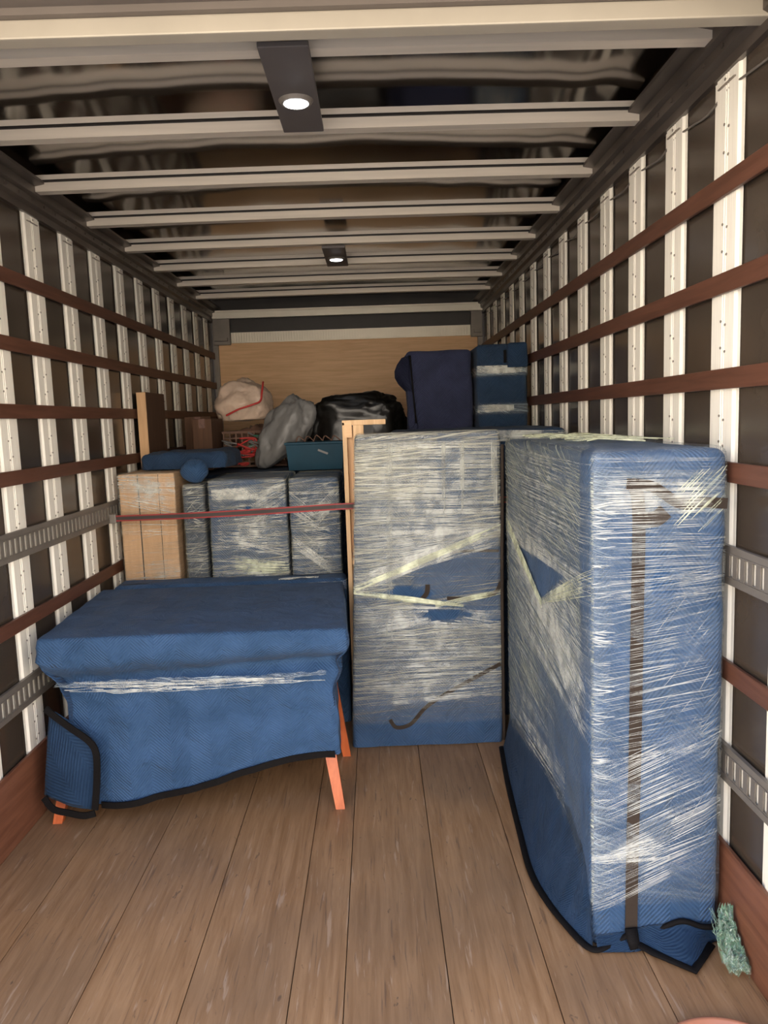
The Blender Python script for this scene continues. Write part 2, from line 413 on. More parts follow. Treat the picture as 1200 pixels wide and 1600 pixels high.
# side walls
PROT = .009
def post_mesh(sgn, z0, z1):
    """hat section post; sgn +1 faces +x (left wall)"""
    bm = bmesh.new(); prof = [(-.092, .002), (-.074, .002), (-.064, PROT), (-.010, PROT), (-.008, PROT-.004), (-.005, PROT-.004), (-.003, PROT), (.003, PROT), (.005, PROT-.004), (.008, PROT-.004), (.010, PROT), (.064, PROT), (.074, .002), (.092, .002)]
    a = [bm.verts.new((sgn*(d-PROT), y, z0)) for y, d in prof]; b = [bm.verts.new((sgn*(d-PROT), y, z1)) for y, d in prof]
    for i in range(len(prof)-1):
        bm.faces.new((a[i], a[i+1], b[i+1], b[i]) if sgn < 0 else (a[i+1], a[i], b[i], b[i+1]))
    k = 0; z = z0+.05
    while z < z1-.03:                                     # rivets in pairs along the centre
        for dy in (-.0135, .0135):
            zz = z+(.012 if dy > 0 else 0)
            c = [bm.verts.new((sgn*.0022, dy+.0042*math.cos(t*math.pi/3), zz+.0042*math.sin(t*math.pi/3))) for t in range(6)]
            d = [bm.verts.new((-sgn*.001, dy+.0042*math.cos(t*math.pi/3), zz+.0042*math.sin(t*math.pi/3))) for t in range(6)]
            bm.faces.new(c).material_index = 1
            for t in range(6):
                bm.faces.new((c[t], c[(t+1) % 6], d[(t+1) % 6], d[t])).material_index = 1
        k += 1; z += .075 if k % 3 else .12
    bx(bm, -.004+sgn*.002, .004+sgn*.002, -.05, .05, z1-.045, z1-.042, 1)
    me = bpy.data.meshes.new('post'); bm.normal_update(); bm.to_mesh(me); bm.free(); me.materials.append(M_post); me.materials.append(M_rivet)
    return me
def rail_mesh(s, x):
    """stepped top rail running the length of the body"""
    bm = bmesh.new()
    prof = [(-.03, 2.505), (.010, 2.505), (.010, 2.535), (.028, 2.545), (.028, 2.575), (.045, 2.582), (.045, 2.615), (.085, 2.622), (.085, 2.634), (.02, 2.655), (-.03, 2.70)]
    A = [bm.verts.new((x+s*d, YR, z)) for d, z in prof]; B = [bm.verts.new((x+s*d, YF, z)) for d, z in prof]
    for i in range(len(prof)-1): bm.faces.new((A[i], A[i+1], B[i+1], B[i]))
    y = 1.6
    while y < YF:                                          # small bolt heads
        bx(bm, x+s*.028-.004, x+s*.028+.004, y, y+.012, 2.556, 2.566); y += .12
    bmesh.ops.recalc_face_normals(bm, faces=bm.faces)
    return bm
SL = [2.203, 1.935, 1.667, 1.403, .825]; TR = [1.137, .543]
def make_wall(side, x, s, y0, n):
    bm = bmesh.new(); xo = x-s*PROT
    # sheet with slight buckling between the posts
    ny, nz = 90, 26; g = []
    for j in range(nz+1):
        row = []
        for i in range(ny+1):
            y = YR+(YF-YR)*i/ny; z = -.02+2.72*j/nz
            ph = ((y-y0)/.38) % 1; d = .006*math.sin(math.pi*ph)*N(Vector((y*1.7, z*2.2, 4*s)))
            row.append(bm.verts.new((xo+s*(d-.002), y, z)))
        g.append(row)
    for j in range(nz):
        for i in range(ny):
            f = bm.faces.new((g[j][i], g[j][i+1], g[j+1][i+1], g[j+1][i])); f.smooth = True
    bx(bm, min(xo-s*.012, xo-s*.03), max(xo-s*.012, xo-s*.03), YR, YF, -.06, 2.72)
    wl = struct('wall_'+side, bm, M_panel)
    pm = post_mesh(s, .0, 2.52)
    for k in range(n):
        y = y0+.38*k
        if y < YR+.06 or y > YF-.05: continue
        o = bpy.data.objects.new('post', pm); C.objects.link(o); o.location = (x, y, 0); o.parent = wl
    link('top_rail', rail_mesh(s, x), M_rail, wl)
    for z in SL:
        bm = bmesh.new(); L = 12; a = min(x+s*.0005, x+s*.014); b = max(x+s*.0005, x+s*.014)
        bx(bm, a, b, YR+.02, YF-.02, z-.029, z+.029, bev=.003)
        link('slat', bm, M_slat, wl)
    for z in TR:                                           # perforated logistics track
        bm = bmesh.new(); f0, f1 = sorted((x+s*.009, x+s*.012)); b0, b1 = sorted((x+s*.001, x+s*.003))
        bx(bm, f0, f1, YR+.02, YF-.03, z-.052, z-.030); bx(bm, f0, f1, YR+.02, YF-.03, z+.030, z+.052)
        bx(bm, *sorted((x, x+s*.012)), YR+.02, YF-.03, z-.056, z-.052); bx(bm, *sorted((x, x+s*.012)), YR+.02, YF-.03, z+.052, z+.056)
        bx(bm, *sorted((x+s*.012, x+s*.015)), YR+.02, YF-.03, z-.036, z-.033); bx(bm, *sorted((x+s*.012, x+s*.015)), YR+.02, YF-.03, z+.033, z+.036)
        bx(bm, b0, b1, YR+.02, YF-.03, z-.05, z+.05, 1)  # white backing paints in the light caught by the slot lips
        y = YR+.03
        while y < YF-.05:
            bx(bm, f0, f1, y, y+.024, z-.030, z+.030); y += .044
        link('logistics_track', bm, [M_track, M_post], wl)
    bm = bmesh.new(); a, b = sorted((x+s*.0005, x+s*.014)); bx(bm, a, b, YR+.02, YF-.02, .001, .293, bev=.003); link('kick_board', bm, M_kick, wl)
    return wl
wall_l = make_wall('left', WL, 1, 3.065-.38*4, 16)
wall_r = make_wall('right', WR, -1, 2.2355-.38*2, 16)
bm = bmesh.new(); pts = []
for k in range(14):
    y = 1.8555+.38*k
    if y > 6.9: break
    pts += [(WR+.004, y, 2.462), (WR+.002, y+.13, 2.44+.01*random.random()), (WR+.002, y+.25, 2.452)]
tube(bm, smooth_path(pts, 4), .0035, 5); link('cable', bm, M_track, wall_r)
# ceiling skin, rippled between the bows
bm = bmesh.new(); nx, ny = 70, 150; g = []
CX = (WL+WR)/2; HW = (WR-WL)/2
def crown(x): return .022*(1-((x-CX)/HW)**2)
for j in range(ny+1):
    row = []
    for i in range(nx+1):
        x = WL-.03+(WR-WL+.06)*i/nx; y = YR+(YF-YR)*j/ny; e = abs(x-CX)/HW
        d = .006*N(Vector((x*2.6, y*.7, 1)))+.0055*N(Vector((x*6.5, y*1.0, 7)))*(.25+e**2*1.5)
        row.append(bm.verts.new((x, y, 2.690+crown(x)+d)))
    g.append(row)
for j in range(ny):
    for i in range(nx):
        f = bm.faces.new((g[j][i], g[j+1][i], g[j+1][i+1], g[j][i+1])); f.smooth = True
bx(bm, WL-.06, WR+.06, YR, YF+.1, 2.735, 2.75)
M_roof = simple('roof_sheet_metal', (.27, .25, .23), .13, 1.0, .06, 3)
ceil = struct('ceiling', bm, M_roof)
bow_me = None
def bow_bm():
    bm = bmesh.new(); n = 16
    # (y, z) profile: lower lip faces the rear, a groove above it, then the upper flange
    prof = [(0, 0), (0, .036), (.006, .038), (.006, .044), (-.004, .046), (-.004, .066), (.05, .070), (.05, 0)]
    xs = [WL+.035+(WR-WL-.07)*i/n for i in range(n+1)]; R_ = []
    for x in xs: R_.append([bm.verts.new((x, y, 2.593+z+crown(x)*.3)) for y, z in prof])
    for a, b in zip(R_, R_[1:]):
        for k in range(len(prof)):
            q = (k+1) % len(prof); f = bm.faces.new((a[k], b[k], b[q], a[q])); f.material_index = 1 if k in (1, 2, 3) else 0
    bm.faces.new(R_[0]); bm.faces.new(R_[-1][::-1]); bmesh.ops.recalc_face_normals(bm, faces=bm.faces)
    return bm
first = link('roof_bow', bow_bm(), [M_bow, M_dark], ceil); first.location.y = 2.235
for k in range(1, 8):
    o = first.copy(); C.objects.link(o); o.parent = ceil; o.location.y = 2.235+.585*k
# rear header over the opening
bm = bmesh.new()
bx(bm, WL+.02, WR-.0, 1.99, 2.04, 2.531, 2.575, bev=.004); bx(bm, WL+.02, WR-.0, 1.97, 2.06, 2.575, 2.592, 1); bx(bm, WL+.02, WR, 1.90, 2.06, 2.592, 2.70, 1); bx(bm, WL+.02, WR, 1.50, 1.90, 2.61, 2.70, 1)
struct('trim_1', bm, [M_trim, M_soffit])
# bulkhead end: plywood sheets, header pocket, corner posts
bm = bmesh.new(); bx(bm, WL-.03, WR+.03, YF+.03, YF+.06, 0, 2.72); wf = struct('wall_front', bm, M_dark)
for a, b in ((WL+.03, WR-.01),):
    bm = bmesh.new(); bx(bm, a, b, YF+.012, YF+.03, .002, 2.318, bev=.002); link('plywood_sheet', bm, M_ply, wf)
bm = bmesh.new(); bx(bm, WL+.02, WR-.0, YF-.12, YF-.09, 2.525, 2.582, bev=.004); bx(bm, WL+.02, WR, YF-.09, YF, 2.55, 2.60); link('header_beam', bm, M_header, wf)
bm = bmesh.new(); n = 90                                  # corrugated sill strip over the plywood
for i in range(n):
    x = -1.28+2.17*i/n; bx(bm, x, x+.014, YF-.02, YF+.008, 2.327, 2.408)
bx(bm, -1.29, .90, YF-.004, YF+.01, 2.318, 2.412); link('corrugated_strip', bm, M_header, wf, kind='stuff')
for x0, x1 in ((WL+.01, -1.29), (.90, WR-.005)):
    bm = bmesh.new(); bx(bm, x0, x1, YF-.06, YF-.01, 2.30, 2.55, bev=.004); bx(bm, x0+.02, x1-.02, YF-.10, YF-.06, 2.33, 2.36); link('corner_bracket', bm, M_track, wf)
for x0, x1 in ((WL+.0, WL+.045), (WR-.045, WR)):
    bm = bmesh.new(); bx(bm, x0, x1, YF-.03, YF+.01, .0, 2.58, bev=.004); link('corner_post', bm, M_track, wf)
# ceiling lights
for i, (y0, y1, x0, x1, lx, ly, lab) in enumerate(((2.17, 2.78, -.280, -.142, -.211, 2.515, 'dark strip plate with lit round lamp on the nearest roof bows'), (4.58, 5.12, -.275, -.140, -.205, 4.87, 'dark plate with lit round lamp farther down the roof'))):
    t = thing('ceiling_light', lab, 'light', (lx, ly, 2.60), 'roof lamps')
    bm = bmesh.new(); bx(bm, x0, x1, y0, y1, 2.576, 2.592, bev=.003); rel(t, link('mount_plate', bm, M_lightpanel))
    bm = bmesh.new(); bmesh.ops.create_cone(bm, cap_ends=True, segments=32, radius1=.046, radius2=.056, depth=.012, matrix=Matrix.Translation((lx, ly, 2.572))); rel(t, link('bezel', bm, M_track))
    bm = bmesh.new(); bmesh.ops.create_uvsphere(bm, u_segments=24, v_segments=8, radius=.040, matrix=Matrix.Translation((lx, ly, 2.567)) @ Matrix.Diagonal((1, 1, .15, 1))); rel(t, link('lens', bm, M_lens, smooth=True))

# ================================================================== CARGO
def padded(name, label, cat, R, mat, amp=.006, seed=0, step=.03, inset=None, wr=None, group=None, sag=0.0, part='moving_pad', zb=None):
    t = thing(name, label, cat, ((R.x0+R.x1)/2, (R.y0+R.y1)/2, R.z0), group)
    rel(t, link(part, loft(R, step, 0, amp, seed, wr=wr, inset=inset, sag=sag, zb=zb), mat))
    return t
def folds(seed, a=.006):
    return lambda P, z: a*N(Vector((P*4+seed, z*1.2, seed)))+a*.6*abs(N(Vector((P*11+z*3, z*2.5, seed+3))))

# ---- tall unit on the right, wrapped in blue pads and film
R1 = Rect(.592, .974, 2.115, 3.50, .004, 1.475, .028)
t1 = padded('wrapped_wardrobe', 'tall front unit at right, blue pads under clear film, dark strap down the front', 'furniture', R1, M_blue, .006, 11, .03, wr=folds(2, .004))
D, W = R1.D, R1.W
def sstep(a, b, x):
    t = min(1, max(0, (x-a)/(b-a))); return t*t*(3-2*t)
TRI = ((.17, 1.035), (.80, 1.07), (.54, .90))
def hole1(P, z):
    s = P/D; T = TRI; q = [(T[(i+1) % 3][0]-T[i][0])*(z-T[i][1])-(T[(i+1) % 3][1]-T[i][1])*(s-T[i][0]) for i in range(3)]
    return all(k < 0 for k in q) or all(k > 0 for k in q)
R1.hole = hole1
def lay1(P, z):
    P %= R1.per
    if P < D:                                              # side face, s from far (0) to near (1)
        s = P/D
        v = 1.0
        # bare triangle where the wraps part
        if hole1(P, z): v = 0.0
        low = .20+.60*s
        v *= .28+.72*sstep(low-.14, low+.14, z)
        if z < .18: v *= .2
        if s > .93: v *= .25
        return v
    if P < D+W:
        s = (P-D)/W
        v = .45+.6*sstep(.22, .0, s)
        if z > 1.30 and z < 1.41: v += .75
        if z < .13: v *= .1
        v *= .75 if z > .55 else 1
        return v
    return .5
bm = loft(R1, .02, .007, .002, 5, wr=film_noise(3, .004), layers=lay1)
for f in bm.faces:
    c = f.calc_center_median()
    f.material_index = 0 if c.x < .60 else 2
nb = len(bm.faces)
bundle(bm, R1, (.02, .95, 1.46), (D, 1.0, 1.44), 150, wid=.0012)                 # near level wraps on the side
bundle(bm, R1, (.02, .75, 1.20), (D, .62, .98), 150, wid=.0011)                  # fans falling to the near corner
bundle(bm, R1, (.02, 1.0, 1.18), (D*.98, .70, .80), 50, wid=.0012)
bundle(bm, R1, (.02, .30, .75), (D*.7, .32, .7), 60, wid=.0009)
bundle(bm, R1, (.02, .10, .30), (D*.8, .24, .42), 60, wid=.0011)
bundle(bm, R1, (.03, 1.08, 1.13), (D*.56, .88, .91), 26, wid=.0030, mi=3)
bundle(bm, R1, (.10, 1.04, 1.07), (D, 1.06, 1.12), 20, wid=.0016)
bundle(bm, R1, (D*.54, .87, .91), (D, .60, .80), 30, wid=.0012)      # rope edges round the opening
bundle(bm, R1, (D*.54, .89, .91), (D, 1.07, 1.15), 26, wid=.0013, mi=3)
bundle(bm, R1, (D*.54, .88, .91), (D, .80, 1.02), 40, wid=.0011)
bundle(bm, R1, (D, 1.05, 1.46), (D+W, 1.06, 1.45), 120, wid=.0007)                # front: level
bundle(bm, R1, (D, 1.30, 1.40), (D+W, 1.30, 1.39), 50, wid=.0011)
bundle(bm, R1, (D, .55, 1.10), (D+W, .62, 1.16), 90, wid=.0007)
bundle(bm, R1, (D, .36, .55), (D+W, .52, .72), 50, wid=.0009)
bundle(bm, R1, (D, .21, .33), (D+W, .40, .50), 36, wid=.0011)
bundle(bm, R1, (D, .10, .22), (D+W*.95, .28, .36), 24, wid=.0011)
bundle(bm, R1, (D, .26, .29), (D+W*.6, .27, .35), 20, wid=.0020)
for i in range(70):
    z = random.uniform(.45, 1.35); crease(bm, R1, D+.004, z, D+random.uniform(.03, .07), z+random.uniform(-.012, .012), .009, .0018)
for i in range(36):
    z = random.uniform(.3, 1.0); P = D+W*random.uniform(.45, .9); crease(bm, R1, P, z, P+.05, z+random.uniform(.05, .09), .009, .0007)
for i in range(26):
    P = D+W*random.uniform(.7, .95); z = random.uniform(1.26, 1.40); crease(bm, R1, P-.04, z-.03, P+.02, z+.03, .010, .0015, mi=3)
rel(t1, link('stretch_film', bm, [M_film_side, M_strand, M_film_front, M_rope]))
bm = bmesh.new()
fy = R1.y0-.004
strip(bm, smooth_path([(.712, fy, 1.385), (.725, fy, 1.30), (.722, fy, 1.0), (.718, fy, .6), (.712, fy, .3), (.708, fy-.004, .03)], 8), (0, -1, 0), .036, .004)
strip(bm, smooth_path([(.690, fy-.002, 1.385), (.76, fy-.002, 1.375), (.84, fy, 1.325), (.905, fy, 1.325), (.972, fy, 1.32)], 6), (0, -1, 0), .030, .004)
strip(bm, smooth_path([(.735, fy, 1.28), (.775, fy, 1.285), (.80, fy, 1.305)], 5), (0, -1, 0), .045, .003)
rel(t1, link('binding', bm, M_bindb, label='dark hem of the pad running down the front'))
# pad skirt spreading on the floor
def skirt(name, topline, botline, mat, parent, bulge=.02, nseg=10, seed=0, curve=.5):
    a = smooth_path(topline, 8); b = smooth_path(botline, 8)
    bm = bmesh.new(); uvl = bm.loops.layers.uv.new('UVMap'); n = len(a)-1; m = len(b)-1; G = []; U = []
    cnt = max(n, m)
    def at(L, t):
        k = t*(len(L)-1); i = min(int(k), len(L)-2); return L[i].lerp(L[i+1], k-i)
    for i in range(cnt+1):
        t = i/cnt; p, q = at(a, t), at(b, t); row = []
        for j in range(nseg+1):
            s = j/nseg; x = p.lerp(q, s); h = p.z-q.z
            x.z = q.z+h*((1-s)**(1+curve))+.010*N(Vector((x.x*14, x.y*9+seed, s)))*math.sin(math.pi*s)+bulge*math.sin(math.pi*s)*(.5+.5*N(Vector((t*9, seed, 0))))
            row.append(bm.verts.new(x))
        G.append(row); U.append(t*sum((a[k+1]-a[k]).length for k in range(len(a)-1)))
    for i in range(cnt):
        for j in range(nseg):
            f = bm.faces.new((G[i][j], G[i][j+1], G[i+1][j+1], G[i+1][j])); f.smooth = True
            for lp, (u, v) in zip(f.loops, ((U[i], j*.03), (U[i], (j+1)*.03), (U[i+1], (j+1)*.03), (U[i+1], j*.03))): lp[uvl].uv = (u, v)
    bmesh.ops.solidify(bm, geom=bm.faces[:], thickness=.004)
    rel(parent, link(name, bm, mat))
fo = [(.552, 3.49, .006), (.520, 3.12, .006), (.497, 2.71, .006), (.488, 2.50, .006), (.500, 2.36, .006), (.534, 2.215, .006), (.588, 2.085, .006)]
skirt('pad_skirt', [(.597, 3.49, .20), (.597, 3.1, .28), (.597, 2.7, .33), (.597, 2.4, .31), (.597, 2.2, .24), (.597, 2.13, .14)], fo, M_blue, t1, .012, 10, 3)
bm = bmesh.new(); tube(bm, smooth_path([(x-.004, y, .009) for x, y, z in fo]+[(.66, 2.102, .02), (.700, 2.095, .045)], 8), .013, 8, flat=.5); rel(t1, link('binding', bm, M_bind))
fo2 = [(.60, 2.072, .006), (.70, 2.068, .006), (.755, 2.066, .008), (.845, 1.985, .006), (.935, 2.085, .006), (.975, 2.10, .008)]
skirt('pad_skirt', [(.60, 2.108, .035), (.70, 2.108, .045), (.76, 2.108, .06), (.85, 2.108, .065), (.93, 2.108, .065), (.975, 2.108, .05)], fo2, M_blue, t1, .008, 6, 9, .1)
bm = bmesh.new(); tube(bm, [(x, y-.003, z+.004) for x, y, z in [(.712, 2.09, .02), (.755, 2.060, .008), (.845, 1.983, .006), (.935, 2.083, .008)]], .015, 8, flat=.4)
tube(bm, smooth_path([(.76, 2.105, .03), (.85, 2.10, .075), (.92, 2.10, .055), (.985, 2.105, .05)], 6), .008, 6)
tube(bm, [(.706, 2.10, .06), (.708, 2.085, .03), (.712, 2.075, .012)], .020, 8, flat=.6); rel(t1, link('binding', bm, M_bind))

# ---- middle unit, wide and heavily wrapped
R2 = Rect(-.165, .568, 3.56, 3.73, .004, 1.515, .022, top=(-.098, .574))
t2 = padded('wrapped_panel_unit', 'wide upright unit in the middle under thick milky film over blue pads', 'furniture', R2, M_blue, .005, 21, .03, wr=folds(6, .003))
D2, W2 = R2.D, R2.W
def hole2(P, z):
    s = (P-D2)/W2
    def tri(s0, s1, zc0, zc1, h):
        if not s0 < s < s1: return False
        t = (s-s0)/(s1-s0); return abs(z-(zc0+(zc1-zc0)*t)) < h*min(1, t*4, (1-t)*2.2)
    return tri(.20, .58, .768, .75, .035) or tri(.46, .80, .655, .65, .028)
R2.hole = hole2
def lay2(P, z):
    P %= R2.per
    if D2 < P < D2+W2:
        s = (P-D2)/W2; v = 1.0
        # openings between diverging wraps
        def tri(s0, s1, zc0, zc1, h):
            if s0 < s < s1:
                t = (s-s0)/(s1-s0); c = zc0+(zc1-zc0)*t
                return abs(z-c) < h*min(1, t*4, (1-t)*2.2)
            return False
        if tri(.20, .58, .768, .75, .035) or tri(.46, .80, .655, .65, .028): v = .0
        elif tri(.35, 1.02, .86, .84, .10): v = .40
        elif .60 < z < .98 and s > .4: v = .45
        v *= .25+.75*sstep(.10, .35, z)
        if z < .12: v *= .2
        if z > 1.22 and s < .58: v *= 1.7
        if .42 < s < .75 and z > 1.1: v *= .8
        return v
    return .5
bm = loft(R2, .018, .006, .0015, 9, wr=film_noise(13, .004), layers=lay2)
a, b = D2, D2+W2
bundle(bm, R2, (a, 1.05, 1.48), (b, 1.02, 1.47), 240, wid=.0012)
bundle(bm, R2, (a, .80, 1.05), (b, .98, 1.08), 110, wid=.0012)
bundle(bm, R2, (a, .76, .86), (b, 1.03, 1.09), 45, wid=.0020)
bundle(bm, R2, (a, .775, .80), (b, 1.05, 1.08), 14, wid=.0042, mi=3)
bundle(bm, R2, (a, .765, .785), (a+W2*.74, .685, .70), 16, wid=.0045, mi=3)
bundle(bm, R2, (a+W2*.55, .69, .71), (b, .74, .77), 12, wid=.0030, mi=3)
bundle(bm, R2, (a+W2*.6, .64, .67), (b, .55, .66), 20, wid=.0018)
bundle(bm, R2, (a, .20, .72), (b, .24, .66), 190, wid=.0011)
bundle(bm, R2, (a, .55, .72), (a+W2*.75, .64, .68), 40, wid=.0018)
for s0, n_ in ((.24, 6), (.615, 7), (.74, 8), (.96, 10)):
    for i in range(n_):                                     # vertical pulls of film over the top edge
        zt = 1.47; P = a+W2*(s0+random.uniform(-.018, .018)); zl = random.uniform(1.12, 1.30) if s0 > .3 else random.uniform(.5, .9)
        m_ = (zt+zl)/2
        for k in range(1):
            nseg = 6; vs = []
            for q in range(nseg+1):
                z = zl+(zt-zl)*q/nseg; w_ = .003; p0 = R2.pos(P-w_, z, .010); p1 = R2.pos(P, z, .015); p2 = R2.pos(P+w_, z, .010); vs.append([bm.verts.new(x) for x in (p0, p1, p2)])
            for A_, B_ in zip(vs, vs[1:]):
                for h in (0, 1): f = bm.faces.new((A_[h], A_[h+1], B_[h+1], B_[h])); f.material_index = 1
rel(t2, link('stretch_film', bm, [M_film, M_strand, M_film_front, M_rope]))
bm = bmesh.new(); y = R2.y0-.003
tube(bm, smooth_path([(.585, y, 1.45), (.582, y, 1.2), (.576, y, .9), (.573, y, .6), (.572, y, .02)], 6), .008, 6)
strip(bm, smooth_path([(.568, y, .80), (.545, y, .755), (.50, y, .735), (.40, y, .725), (.31, y, .73)], 6), (0, -1, 0), .018)
strip(bm, smooth_path([(.22, y, .80), (.215, y, .76), (.19, y, .73)], 6), (0, -1, 0), .022)
strip(bm, smooth_path([(.30, y, .95), (.42, y, .955), (.56, y, .95)], 6), (0, -1, 0), .012)
strip(bm, smooth_path([(0.02, y, .14), (.05, y, .10), (.12, y, .115), (.2, y, .2), (.33, y, .28), (.56, y, .40)], 6), (0, -1, 0), .018)
rel(t2, link('binding', bm, M_bindb, label='dark hems of the pad under the film'))

# ---- blanket-draped desk on orange legs, front left
RD = Rect(-1.362, -.142, 2.93, 3.82, .0, .776, .016)
td = thing('covered_desk', 'long low desk at front left draped in blue quilted pads, on orange wooden legs', 'desk', (-.75, 3.38, 0))
DD, WD = RD.D, RD.W
def dz(P):
    P %= RD.per
    if P < DD: return .10+.06*(1-P/DD)
    if P < DD+WD:
        s = (P-DD)/WD; return .075+.185*sstep(.12, 1.0, s)*.97
    if P < 2*DD+WD: return .26-.13*sstep(0, .35, (P-DD-WD)/DD)
    return .15
def dn(P, z):
    Q = P % RD.per
    waist = -.060*math.exp(-((z-.575)/.045)**2)
    below = -.045*sstep(.62, .52, z)
    flare = .030*sstep(.5, .1, z)
    front = 1 if DD < Q < DD+WD else .6
    k = .010*sstep(.6, .2, z)*math.sin(Q*13+1.5*math.sin(Q*5))*front
    pull = .012*N(Vector((Q*9+z*6, z*3, 2)))*sstep(.72, .58, z)
    side = 0
    if DD < Q < DD+WD:
        s = (Q-DD)/WD; side = 0
    bulge = .012*math.exp(-((z-.69)/.06)**2)
    q = Q-DD
    tuck = .007*math.sin(z*95+q*38)*max(0, 1-q/.42)*(q > 0)*sstep(.76, .70, z)*sstep(.50, .58, z)
    tuck += .006*math.sin(z*80-(q-WD)*34)*max(0, 1+(q-WD)/.30)*(q < WD)*sstep(.76, .70, z)*sstep(.46, .58, z)
    return (waist+below+flare+bulge)*front+k+pull+tuck
bm = loft(RD, .022, 0, .005, 31, inset=dn, zb=dz, sag=0)
# tuck the skirt in at its ends, it is narrower than the top
for v in bm.verts:
    t = sstep(.62, .50, v.co.z)
    if v.co.z < .62: v.co.x = v.co.x+t*((-.735+(v.co.x+.752)*.905)-v.co.x)*1.0
rel(td, link('moving_pad', bm, M_blue))
def dfront(px, z): return 2.945-.01
# film cinched round the waist
bm = bmesh.new(); uvl = bm.loops.layers.uv.new('UVMap'); lay = bm.verts.layers.float.new('layers')
n = 120; rows = []
for i in range(n+1):
    t = i/n; x = -1.30+1.07*t; zc = .585-.012*math.sin(math.pi*t)+.012*t; hw = .006+.022*math.sin(math.pi*min(1, t*1.25+.02))*(.6+.4*N(Vector((t*9, 0, 0)))) if t < .78 else .012*(1.25-t)/.47+.003*N(Vector((t*30, 0, 0)))
    row = []
    for j in range(7):
        s = j/6-.5; row.append(bm.verts.new((x, 2.958-.030*math.cos(s*2.6)+.012*N(Vector((x*22, s*6, 1)))-.01, zc+s*2*hw+.004*N(Vector((x*30, s*5, 8))))))
        row[-1][lay] = 1.6
    rows.append(row)
for i in range(n):
    for j in range(6):
        f = bm.faces.new((rows[i][j], rows[i+1][j], rows[i+1][j+1], rows[i][j+1])); f.smooth = False
        for lp, (u, v) in zip(f.loops, ((i, j), (i+1, j), (i+1, j+1), (i, j+1))): lp[uvl].uv = (u*.009, v*.01)
for i in range(46):
    t0 = random.uniform(0, .75); t1_ = t0+random.uniform(.1, .28); zc = .585+random.uniform(-.022, .022); pts = []
    for k in range(8):
        t = t0+(t1_-t0)*k/7; pts.append((-1.30+1.07*min(t, 1), 2.912+.010*N(Vector((t*20, i, 0))), zc-.010*math.sin(math.pi*t)+.008*N(Vector((t*10, i, 4)))))
    tube(bm, pts, random.uniform(.0012, .0028), 4, 1)
rel(td, link('stretch_film', bm, [M_film_front, M_strand]))
# hem along the skirt
bm = bmesh.new(); pts = []
for i in range(31):
    P = DD+WD*(.115+.862*i/30); z = dz(P)+.004; p = RD.pos(P, z, dn(P, z)); p.x = -.735+(p.x+.752)*.905; p.y -= .013; pts.append(p)
strip(bm, pts, (0, -1, 0), .026, .006); rel(td, link('binding', bm, M_bind))
bm = bmesh.new()
strip(bm, smooth_path([(-1.335, 2.905, .505), (-1.30, 2.895, .478), (-1.235, 2.885, .43), (-1.165, 2.880, .375), (-1.140, 2.878, .32), (-1.148, 2.880, .2), (-1.165, 2.882, .09)], 7), (0, -1, 0), .026, .007)
strip(bm, smooth_path([(-1.37, 2.90, .14), (-1.33, 2.885, .098), (-1.27, 2.88, .082), (-1.21, 2.88, .068), (-1.165, 2.882, .075)], 6), (0, -1, 0), .026, .007)
rel(td, link('binding', bm, M_bind))
# folded flap at the left corner
bm = bmesh.new(); uvl = bm.loops.layers.uv.new('UVMap'); G = []
Lp = smooth_path([(-1.335, 2.94, .50), (-1.345, 2.93, .40), (-1.365, 2.925, .25), (-1.378, 2.92, .14)], 5)
Rp = smooth_path([(-1.30, 2.915, .485), (-1.160, 2.905, .375), (-1.145, 2.900, .24), (-1.165, 2.895, .078)], 5)
for i, (p, q) in enumerate(zip(Lp, Rp)):
    row = []
    for j in range(13):
        s = j/12; x = p.lerp(q, s); x.y -= .022*math.sin(math.pi*s)+.006*N(Vector((s*5, i*.25, 0))); row.append(bm.verts.new(x))
    G.append(row)
for i in range(len(G)-1):
    for j in range(12):
        f = bm.faces.new((G[i][j], G[i+1][j], G[i+1][j+1], G[i][j+1])); f.smooth = True
        for lp in f.loops: lp[uvl].uv = (lp.vert.co.x*.7+lp.vert.co.z*.4, lp.vert.co.z*.7-lp.vert.co.x*.5)
bmesh.ops.solidify(bm, geom=bm.faces[:], thickness=.006)
rel(td, link('pad_flap', bm, M_blue))
# desk body and legs
bm = bmesh.new(); bx(bm, -1.33, -.17, 2.985, 3.79, .715, .755); rel(td, link('desk_top', bm, M_deskwood))
for x, y, tx, ty in ((-1.348, 2.965, -1.27, 3.03), (-.197, 2.995, -.262, 3.03), (-.160, 3.49, -.23, 3.47), (-1.335, 3.60, -1.26, 3.56)):
    bm = bmesh.new(); a = []; 
    for z, px, py, h in ((0.0, x, y, .019), (.55, tx+(tx-x)*.25, (3.13 if y < 3.2 else ty), .030)):
        a.append([bm.verts.new((px+sx*h, py+sy*h, z)) for sx, sy in ((-1, -1), (1, -1), (1, 1), (-1, 1))])
    for k in range(4): bm.faces.new((a[0][k], a[0][(k+1) % 4], a[1][(k+1) % 4], a[1][k]))
    bm.faces.new(a[0][::-1]); bm.faces.new(a[1])
    rel(td, link('leg', bm, M_orange))

for o in [c for c in C.objects if c.parent is td]:          # the desk stands slightly askew
    for v in o.data.vertices:
        if not o.get('sheared'): v.co.x -= max(0, v.co.y-2.93)*.058

